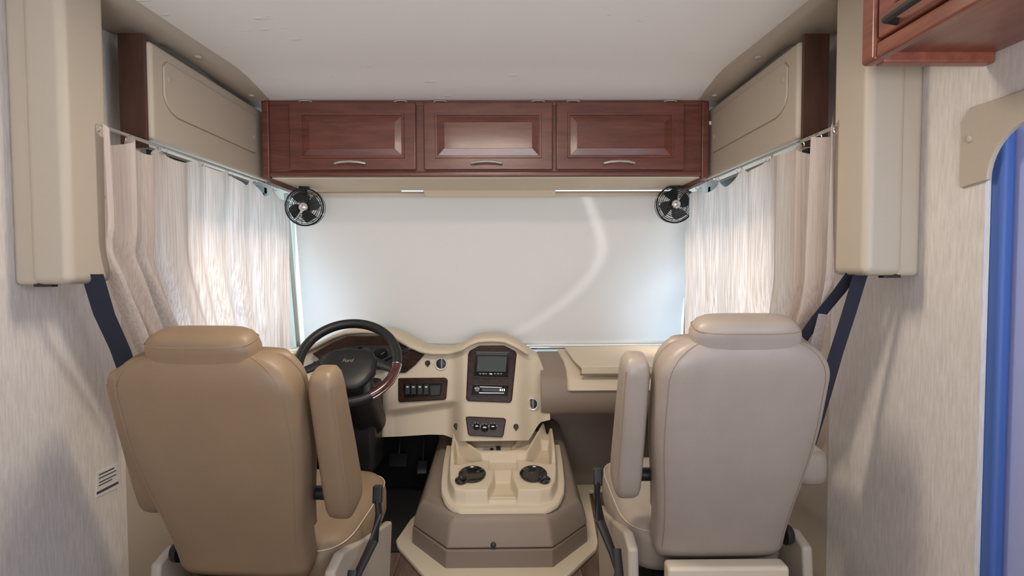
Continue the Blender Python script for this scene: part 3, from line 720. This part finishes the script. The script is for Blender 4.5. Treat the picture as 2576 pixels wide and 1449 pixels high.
# hub pad
out = [(x * 1.18, y * 1.15 - 0.034) for x, y in [(-0.100, 0.020), (-0.088, 0.052), (-0.055, 0.072), (0, 0.080), (0.055, 0.072), (0.088, 0.052), (0.100, 0.020), (0.095, -0.03), (0.070, -0.075), (0.035, -0.10), (-0.035, -0.10), (-0.070, -0.075), (-0.095, -0.03)]]
rs = []
for sc, z in ((0.92, -0.035), (1.0, -0.01), (1.0, 0.008), (0.95, 0.018), (0.82, 0.024), (0.55, 0.028), (0.2, 0.030)):
    rs.append([wm @ Vector((x * sc, (y + 0.04) * sc - 0.04, z)) for x, y in out])
hub = rings('hub_pad', rs, 'black', sw, angle=60)
for a, sy in ((-14, 0.010), (194, 0.010), (-62, -0.05), (242, -0.05)):
    e = Vector((RW * 0.96 * math.cos(R(a)), RW * 0.96 * math.sin(R(a)), -0.004)); b0 = Vector((math.copysign(0.07, e.x), sy, -0.004))
    tube('spoke', [wm @ b0, wm @ ((b0 + e) / 2), wm @ e], [0.030, 0.022, 0.018], 'black', sw, 10, flat=0.45, up=wn)
for s in (-1, 1):
    for k in range(3):
        obox('hub_button', wm @ Vector((s * 0.092, -0.010 - 0.020 * k, 0.019)), (0.014, 0.012, 0.008), wm.to_3x3(), 'gloss', hub, 0.002)
# maker's lettering in an oval on the hub
cu = bpy.data.curves.new('emblem_text', 'FONT'); cu.body = 'Ford'; cu.size = 0.024; cu.shear = 0.35; cu.extrude = 0.0006; cu.align_x = 'CENTER'; cu.align_y = 'CENTER'; cu.space_character = 0.92
to = bpy.data.objects.new('emblem_text', cu); col.objects.link(to)
dg = bpy.context.evaluated_depsgraph_get(); me = bpy.data.meshes.new_from_object(to.evaluated_get(dg))
bpy.data.objects.remove(to); me.materials.clear()
mtx = wm @ Matrix.Translation((0.0, -0.020, 0.0312)); me.transform(mtx)
em = link('emblem', me, 'grey', hub)
oval = [wm @ Vector((0.033 * math.cos(R(a)), -0.020 + 0.0145 * math.sin(R(a)), 0.0302)) for a in range(0, 360, 12)]
tube('emblem_ring', oval, 0.0007, 'black', hub, 6, True)
# column and levers
cdir = -wn
rs = []
for t, r_ in ((0.02, 0.055), (0.06, 0.068), (0.20, 0.075), (0.34, 0.085), (0.50, 0.09)):
    m = frame(WC + Vector((cdir.x * t * 0.3, cdir.y * t, cdir.z * t)), wn); rs.append(circ(m, r_, 20))
rings('column_shroud', rs, 'black', sw)
box('knee_shroud', (-0.78, 2.56, 0.30), (-0.525, 2.78, 0.72), 'black', sw, 0.03, 3)
tube('turn_lever', [at(845, 930, 2.42), at(815, 921, 2.40), at(787, 914, 2.38)], [0.006, 0.009, 0.011], 'black', sw, 10)
tube('gear_lever', [at(950, 915, 2.48), at(990, 896, 2.46), at(1022, 884, 2.45), at(1030, 876, 2.45)], [0.007, 0.009, 0.012, 0.009], 'black', sw, 10)

# driver's footwell
o = box('footwell_mat', (-1.14, 2.42, 0.006), (-0.34, 3.16, 0.016), 'carpet', None, 0.004, 1); tag(o, 'black floor mat in the driver footwell', 'mat')
o = box('footwell_liner', (-1.14, 3.12, 0.016), (-0.30, 3.165, 0.52), 'carpet', None, 0.004, 1); tag(o, 'black carpet liner under the driver dashboard', 'liner')
for x, z, lb, w_ in ((-0.50, 0.22, 'black brake pedal deep in the driver footwell', 0.10), (-0.37, 0.18, 'black accelerator pedal beside the engine cover', 0.055)):
    pr = thing('pedal', lb, 'pedal', (x, 3.11, z), 'driver pedals')
    obox('pedal_pad', (x, 2.99, z), (w_, 0.014, 0.075), Matrix.Rotation(R(-35), 3, 'X'), 'black', pr, 0.005)
    tube('pedal_arm', [(x, 3.0, z), (x, 3.06, z + 0.12), (x, 3.112, z + 0.20)], 0.008, 'black', pr, 8)

# ------------------------------------------------------------------ engine cover
ec = thing('engine_cover', 'taupe engine cover between the seats with cream floor flange', 'engine cover', (0.06, 2.6, 0))
ZF = 0.030
fo = [atZ(996, 1357, ZF), atZ(1000, 1372, ZF), atZ(1069, 1449, ZF), (-0.13, 2.10, ZF), (0.25, 2.10, ZF), atZ(1425, 1449, ZF), atZ(1500, 1378, ZF), atZ(1504, 1360, ZF), atZ(1482, 1234, ZF), atZ(1524, 1230, ZF), atZ(1522, 1206, ZF), atZ(1456, 1212, ZF), (0.30, 3.16, ZF), (-0.25, 3.16, ZF), atZ(1032, 1305, ZF)]
fo = [Vector((p[0], min(p[1], 3.115), 0.006)) for p in fo]
prism('floor_flange', fo, (0, 0, ZF - 0.006), 'cream', ec, 0.008, 3)
def oct_ring(cx, hw, yr, yc, cw, z, yfz, zf, hwf=None):
    hwf = hwf or hw
    pts = [(cx - hwf, yfz, zf), (cx - hw, yc, z), (cx - cw, yr, z), (cx + cw, yr, z), (cx + hw, yc, z), (cx + hwf, yfz, zf)]
    return [Vector(p) for p in pts]
YE = 3.11
bm = bmesh.new()
add_rings(bm, [oct_ring(0.058, 0.395, 2.245, 2.46, 0.222, 0.024, YE, 0.024), oct_ring(0.058, 0.392, 2.25, 2.463, 0.220, 0.10, YE, 0.115), oct_ring(0.058, 0.380, 2.262, 2.467, 0.216, 0.104, YE, 0.12)], True, True)
finish(bm, 'lower_band', 'taupe_band', ec, 0.004, 2)
def er(hw, yr, yc, cw, z, zf, hwf): return oct_ring(0.060, hw, yr, yc, cw, z, YE, zf, hwf)
bm = bmesh.new()
add_rings(bm, [er(0.392, 2.252, 2.462, 0.220, 0.106, 0.12, 0.392), er(0.384, 2.266, 2.466, 0.215, 0.150, 0.20, 0.37), er(0.368, 2.282, 2.470, 0.208, 0.194, 0.30, 0.35), er(0.350, 2.300, 2.475, 0.200, 0.219, 0.37, 0.33), er(0.318, 2.325, 2.490, 0.185, 0.232, 0.40, 0.30), er(0.20, 2.43, 2.56, 0.12, 0.252, 0.41, 0.18)], True, True)
finish(bm, 'cover_shell', 'taupe', ec, 0.012, 3, angle=60)
lathe('latch_bolt', [(0.0115, -0.004), (0.0115, 0.003), (0.008, 0.005), (0.001, 0.005)], frame(at(1241, 1371, 2.2535), (0, -1, 0.3)), 'black', ec, 18)

# ------------------------------------------------------------------ console tray (height field)
ct = thing('console_tray', 'cream moulded console tray with pockets on the engine cover', 'console tray', (0.07, 2.5, 0.24))
TCX = 0.072
def side_x(y):   # half width of the tray block
    return interp([(2.312, 0.165), (2.322, 0.19), (2.35, 0.222), (2.38, 0.240), (2.44, 0.262), (2.52, 0.272), (2.66, 0.278), (2.80, 0.278)], y)
def base_z(y): return 0.244 + (y - 2.315) * 0.24
def cupd(x, y, s, r): return math.hypot(x - (TCX + s * 0.133), (y - 2.505) * 1.0) - r
def tray_z(x, y):
    dx_ = abs(x - TCX); hw = side_x(y); b0 = base_z(y)
    inside = ss(0.0, 0.014, hw - 0.016 - dx_) * ss(2.338, 2.362, y - 0.30 * (max(0, dx_ - 0.16)))
    pad = 0.312 + (y - 2.37) * 0.24
    z = pad
    # side pockets behind the cup pads
    for s in (-1, 1):
        lx = (x - TCX) * s
        pk = ss(0.105, 0.118, lx + (0.0 if s > 0 else (y - 2.60) * -0.4)) * ss(0.0, 0.012, hw - 0.046 - lx) * ss(2.545, 2.56, y - 0.25 * max(0, 0.2 - lx)) * (1 - ss(2.735, 2.745, y))
        z -= 0.045 * pk
        rim = ss(0.0, 0.010, lx - (hw - 0.050)) * ss(2.55, 2.62, y)
        z += 0.030 * rim * (1.0 if s > 0 else 0.8)
    # middle slot between the cups
    wl = 0.044 + 0.024 * (1 - ss(2.35, 2.46, y))
    sl = ss(0.0, 0.010, wl - dx_) * (1 - ss(2.490, 2.505, y))
    z -= 0.055 * sl * ss(2.36, 2.38, y) + 0.042 * sl * (1 - ss(2.36, 2.38, y))
    lip = sl * ss(2.372, 2.378, y) * (1 - ss(2.386, 2.392, y)); z += 0.010 * lip
    # step behind the cups
    st = ss(0.0, 0.012, 0.062 + 0.01 - dx_) * ss(2.502, 2.510, y); z -= 0.012 * st
    # upper shelf
    lft = x - (TCX - 0.118 - (y - 2.59) * 1.05); rgt = (TCX + 0.128 + (y - 2.59) * 0.45) - x
    up = ss(0, 0.022, lft) * ss(0, 0.018, rgt) * ss(2.575, 2.600, y)
    zs = 0.392 + (y - 2.60) * 0.40
    pk = ss(0.026, 0.040, lft) * ss(0.022, 0.036, rgt) * ss(2.612, 2.624, y)
    wall = 1 - ss(0.0, 0.006, 0.006 - abs(x - (TCX + 0.048 + (y - 2.66) * 0.55)))
    dpn = 0.034 if x < TCX + 0.048 + (y - 2.66) * 0.55 else 0.042
    zs -= dpn * pk * (0.35 + 0.65 * wall)
    z = z * (1 - up) + max(zs, z * 0) * up
    return b0 * (1 - inside) + z * inside
gx = [TCX - 0.285 + 0.57 * i / 170 for i in range(171)]
gy = [2.312 + (2.80 - 2.312) * j / 140 for j in range(141)]
bm = bmesh.new(); V = {}
for j, y in enumerate(gy):
    for i, x in enumerate(gx):
        hw = side_x(y) + 0.012
        xx = TCX + (x - TCX) / 0.285 * hw
        z = tray_z(xx, y)
        if i in (0, 170) or j == 0: z -= 0.02
        V[i, j] = bm.verts.new((xx, y, z))
for j in range(140):
    for i in range(170): bm.faces.new((V[i, j], V[i + 1, j], V[i + 1, j + 1], V[i, j + 1]))
finish(bm, 'tray_body', 'cream', ct, angle=80)
for s in (-1, 1):
    cx, cy = TCX + s * 0.137, 2.462
    m = frame((cx, cy, 0.312 + (cy - 2.37) * 0.24 + 0.004), (0, -0.233, 0.972), (0, 1, 0))
    ch = thing('cup_holder', 'round black %s cup holder insert with finger notch in the cream tray' % ('left' if s < 0 else 'right'), 'cup holder', (cx, cy, 0.335), 'cup holder inserts')
    rr = 0.0595
    lathe('cup_ring', [(rr * 1.0, -0.002), (rr * 1.03, 0.005), (rr * 0.95, 0.008), (rr * 0.84, 0.004), (rr * 0.80, 0.001), (0.001, 0.001)], m, 'gloss', ch, 36)
    q = m @ Vector((0, 0, 0)); nd = frame(Vector((cx + s * 0.046, cy - 0.045, 0.312 + (cy - 0.045 - 2.37) * 0.24 + 0.005)), (0, -0.233, 0.972), (0, 1, 0))
    lathe('notch_ring', [(0.027, -0.002), (0.0275, 0.005), (0.024, 0.008), (0.019, 0.004), (0.017, 0.0005), (0.001, 0.0005)], nd, 'gloss', ch, 24)
# small plate with plug on the upper shelf
pp = thing('outlet_plate', 'small grey plate with a dark plug in the console shelf', 'plate', (0.03, 2.69, 0.37))
pr_ = Matrix.Rotation(R(6), 3, 'Z') @ Matrix.Rotation(R(22), 3, 'X')
c0 = Vector((0.018, 2.655, tray_z(0.018, 2.655) + 0.006))
obox('plate', c0, (0.085, 0.030, 0.005), pr_, 'grey', pp, 0.002)
obox('plug', c0 + pr_ @ Vector((0.032, 0, 0.006)), (0.020, 0.028, 0.010), pr_, 'black', pp, 0.003)
lathe('socket', [(0.009, 0.0), (0.009, 0.004), (0.004, 0.004)], Matrix.Translation(c0) @ pr_.to_4x4(), 'black', pp, 16)

# ------------------------------------------------------------------ captain seats
def superring(hx, hy, n_=5.0, k=44):
    out_ = []
    for j in range(k):
        a = 2 * math.pi * j / k; c, s_ = math.cos(a), math.sin(a)
        out_.append((hx * math.copysign(abs(c) ** (2 / n_), c), hy * math.copysign(abs(s_) ** (2 / n_), s_)))
    return out_
def seat(s, root_loc, lm, name_label, tilt=17.5, WB=0.226):
    """s = -1 driver (inner side is +x), +1 passenger (inner side is -x)"""
    inn = -s
    root = thing('captain_seat', name_label, 'seat', root_loc, 'cab captain seats')
    T = Matrix.Translation((0, 0, 0.47)) @ Matrix.Rotation(R(tilt), 4, 'X')   # back frame: z along the back
    H = 0.665
    def bring(z, hx, hy, n_=4.5, oy=0.0): return [T @ Vector((x, y + oy, z)) for x, y in superring(hx, hy, n_)]
    rs = []; rc, rd = 0.105, 0.045
    prof_ = []
    for i in range(9): # rounded foot
        t = i / 8; prof_.append((-0.03 + 0.05 * t, 0.180 + 0.012 * math.sin(t * math.pi / 2), 0.04 + 0.018 * math.sin(t * math.pi / 2)))
    for i in range(1, 16):
        t = i / 15; z = 0.02 + (H - rc - 0.02) * t
        prof_.append((z, 0.192 + (WB - 0.192) * ss(0.05, 0.8, t), 0.058 + 0.010 * math.sin(t * math.pi)))
    for i in range(1, 11):
        a = R(90 * i / 10); prof_.append((H - rc + rc * math.sin(a), WB - rc + rc * math.cos(a), 0.058 - rd + rd * math.cos(a) ** 0.8 if i < 10 else 0.058 - rd))
    for z, hx, hy in prof_: rs.append(bring(z, hx, hy))
    bk_ = rings('backrest', rs, lm, root, angle=80, local=True)
    # bolster on the front and seams
    rs = [bring(z, hx * 0.98, 0.03, 3, 0.052) for z, hx, hy in prof_[10:-4]]
    rings('lumbar_cushion', rs, lm, root, angle=80, local=True)
    for sd in (-1, 1):
        path = []
        for z, hx, hy in prof_[8:-1]:
            fx = 0.90
            yy = -hy * (1 - fx ** 4.5) ** (1 / 4.5)
            path.append(T @ Vector((sd * hx * fx, yy - 0.0006, z)))
        tube('seam', path, 0.0011, 'stitch', bk_, 5, local=True)
    # headrest
    hr = []
    for z, hx, hy, oy in ((-0.02, 0.142, 0.050, 0.012), (0.012, 0.143, 0.050, 0.012), (0.030, 0.138, 0.050, 0.012), (0.044, 0.128, 0.045, 0.014), (0.052, 0.112, 0.036, 0.016), (0.055, 0.085, 0.022, 0.018)):
        hr.append([T @ Vector((x, y + oy, H + z)) for x, y in superring(hx, hy, 3.6)])
    h_ = rings('headrest', hr, lm, root, angle=80, local=True)
    tube('seam', [T @ Vector((x * 1.004, y * 1.004 + 0.012, H + 0.031)) for x, y in superring(0.138, 0.050, 3.6)], 0.0011, 'stitch', h_, 5, True, local=True)
    # cushion
    rs = []
    for z, k_, in ((0.36, 0.90), (0.375, 0.965), (0.40, 1.0), (0.46, 1.0), (0.495, 0.975), (0.515, 0.91), (0.522, 0.8)):
        rs.append([Vector((x, y + 0.30, z + 0.02 * (y / 0.27))) for x, y in superring(0.262 * k_, 0.27 * k_, 5)])
    cu_ = rings('cushion', rs, lm, root, angle=80, local=True)
    tube('seam', [Vector((x, y + 0.30, 0.495 + 0.02 * (y / 0.27))) for x, y in superring(0.262 * 0.98, 0.27 * 0.98, 5)], 0.0018, 'cream', cu_, 5, True, local=True)
    # inner armrest folded up along the back
    T2 = Matrix.Translation((0, 0.0, 0.47)) @ Matrix.Rotation(R(tilt - 1.0), 4, 'X')
    for axs in ((inn, s) if s < 0 else (inn,)):
        axc = axs * (WB + (0.046 if axs == inn else 0.020))
        rs = []
        for z, hx, hy, oy in ((0.148, 0.018, 0.026, 0.05), (0.151, 0.030, 0.046, 0.05), (0.165, 0.036, 0.058, 0.05), (0.19, 0.0385, 0.066, 0.05), (0.24, 0.039, 0.067, 0.05), (0.34, 0.0385, 0.062, 0.047), (0.46, 0.038, 0.054, 0.042), (0.55, 0.037, 0.048, 0.040), (0.575, 0.034, 0.044, 0.040), (0.592, 0.027, 0.034, 0.040), (0.597, 0.016, 0.02, 0.040)):
            rs.append([T2 @ Vector((axc + x, y + oy, z)) for x, y in superring(hx, hy, 4.2, 32)])
        am = rings('armrest', rs, lm, root, angle=80, local=True)
        path = []
        for z, hx, hy, oy in ((0.165, 0.036, 0.058, 0.05), (0.24, 0.039, 0.067, 0.05), (0.34, 0.0385, 0.062, 0.047), (0.46, 0.038, 0.054, 0.042), (0.565, 0.0365, 0.047, 0.040)):
            path.append(T2 @ Vector((axc + axs * hx * 0.86, oy - hy * (1 - 0.86 ** 4.2) ** (1 / 4.2), z)))
        tube('seam', path, 0.0013, 'stitch', am, 5, local=True)
    tube('arm_pivot', [T2 @ Vector((inn * 0.17, 0.05, 0.20)), T2 @ Vector((inn * (WB + 0.046), 0.05, 0.20))], 0.02, 'black', root, 12, local=True)
    # outer armrest lowered
    rs = []
    if s > 0:
     for y, hx, hz in ((-0.055, 0.02, 0.02), (-0.050, 0.036, 0.042), (-0.03, 0.045, 0.055), (0.02, 0.047, 0.058), (0.2, 0.046, 0.050), (0.36, 0.044, 0.045), (0.40, 0.036, 0.036), (0.41, 0.02, 0.02)):
        rs.append([Vector((s * 0.275 + x, y + 0.005, 0.70 + zz)) for x, zz in superring(hx, hz, 3.6, 28)])
     rings('armrest', rs, lm, root, angle=80, local=True)
    # skirt at the foot of the back, side shields, pedestal
    box('rear_skirt', (-0.172, -0.115, 0.16), (0.172, -0.060, 0.448), 'cream', root, 0.012, 3, local=True)
    for sd in (-1, 1):
        prism('side_shield', [(sd * 0.240, -0.09, 0.10), (sd * 0.240, 0.45, 0.10), (sd * 0.240, 0.50, 0.36), (sd * 0.240, 0.20, 0.44), (sd * 0.240, 0.02, 0.49), (sd * 0.240, -0.05, 0.47)], (sd * 0.032, 0, 0), 'beige', root, 0.01, 3, local=True)
    box('pedestal', (-0.17, 0.0, 0.006), (0.17, 0.42, 0.34), 'black', root, 0.01, 2, local=True)
    kn_ = lathe('recline_knob', [(0.030, 0), (0.030, 0.012), (0.024, 0.022), (0.001, 0.022)], frame((s * 0.205, -0.01, 0.49), (s, 0, 0)), 'black', root, 20, local=True)
    # buckle stalk and webbing at the inner side
    X = inn * 0.325
    st = tube('buckle_stalk', [(X - inn * 0.05, 0.0, 0.33), (X - inn * 0.03, 0.06, 0.40), (X - inn * 0.002, 0.13, 0.47), (X + inn * 0.004, 0.165, 0.54), (X + inn * 0.0, 0.17, 0.585)], [0.012, 0.014, 0.017, 0.018, 0.017], 'black', root, 10, flat=0.6, local=True)
    obox('buckle', (X, 0.17, 0.60), (0.030, 0.024, 0.055), Matrix.Rotation(R(-8), 3, 'X'), 'black', root, 0.005, local=True)
    tube('belt_strap', [(X - inn * 0.045, 0.05, 0.42), (X - inn * 0.04, -0.01, 0.33), (X - inn * 0.05, -0.05, 0.22), (X - inn * 0.08, -0.03, 0.12)], 0.016, 'black', root, 8, flat=0.25, local=True)
    tube('strap_loop', [(X - inn * 0.04, 0.03, 0.36), (X - inn * 0.015, 0.0, 0.30), (X - inn * 0.02, -0.01, 0.24), (X - inn * 0.05, 0.0, 0.22)], 0.010, 'black', root, 8, local=True)
    return root
dseat = seat(-1, (-0.656, 1.595, -0.048), 'leather', 'leather driver seat toned darker for dim light with raised armrest behind the steering wheel', WB=0.240)
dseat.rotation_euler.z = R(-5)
seat(1, (0.715, 1.64, -0.026), 'leather_cool_lit', 'leather passenger seat toned greyer for cool light with raised armrest beside the entry door wall')

# ------------------------------------------------------------------ seat belts
def belt(name, pts, w, label):
    o = ribbon(name, [Vector(p) for p in pts], w, (0.0, 0.003, 0.0), 'navy'); tag(o, label, 'seat belt', 'shoulder belts')
belt('seat_belt', [at(232, 690, 1.47), at(262, 790, 1.53), at(303, 880, 1.60), at(330, 960, 1.66), at(345, 1040, 1.70)], Vector((0.050, 0.01, 0.0)), 'dark shoulder belt hanging below the left corner box')
belt('seat_belt', [at(2150, 680, 1.49), at(2110, 735, 1.52), at(2060, 795, 1.56), at(2020, 850, 1.60), at(1990, 900, 1.64)], Vector((0.045, 0.012, 0.0)), 'dark shoulder belt running forward behind the passenger headrest')
belt('seat_belt', [at(2165, 690, 1.47), at(2135, 790, 1.50), at(2103, 890, 1.53), at(2072, 1000, 1.56), at(2036, 1120, 1.60)], Vector((0.046, 0.012, 0.0)), 'dark shoulder belt along the outer side of the passenger seat')

# warning label on the sill left of the driver seat
sk = thing('warning_label', 'white warning sticker with dark lines on the left wall', 'sticker', (-WX, 1.68, 0.62))
c = [atX(u, v, -WX + 0.002) for u, v in ((243, 1190), (297, 1165), (297, 1228), (243, 1252))]
prism('label_sheet', c, (-0.002, 0, 0), 'paper', sk)
def lerp2(a, b_): return c[0] + (c[1] - c[0]) * a + (c[3] - c[0]) * b_
for y0, y1, x0, x1 in ((0.10, 0.15, .1, .8), (0.25, 0.29, .1, .9), (0.42, 0.46, .1, .9), (0.54, 0.58, .1, .7), (0.78, 0.88, 0, 1.0)):
    prism('printed_line', [lerp2(x0, y0) + Vector((0.001, 0, 0)), lerp2(x1, y0) + Vector((0.001, 0, 0)), lerp2(x1, y1) + Vector((0.001, 0, 0)), lerp2(x0, y1) + Vector((0.001, 0, 0))], (-0.001, 0, 0), 'ink', sk)
# housing of the added, unseen lamp that lights the cab
lp = thing('added_ceiling_lamp', 'unseen flat ceiling lamp added to light the cab', 'lamp', (0.0, 1.42, 2.03))
box('added_lamp_housing', (-0.27, 1.33, 2.029), (0.27, 1.51, 2.036), 'white', lp, 0.002, 1)
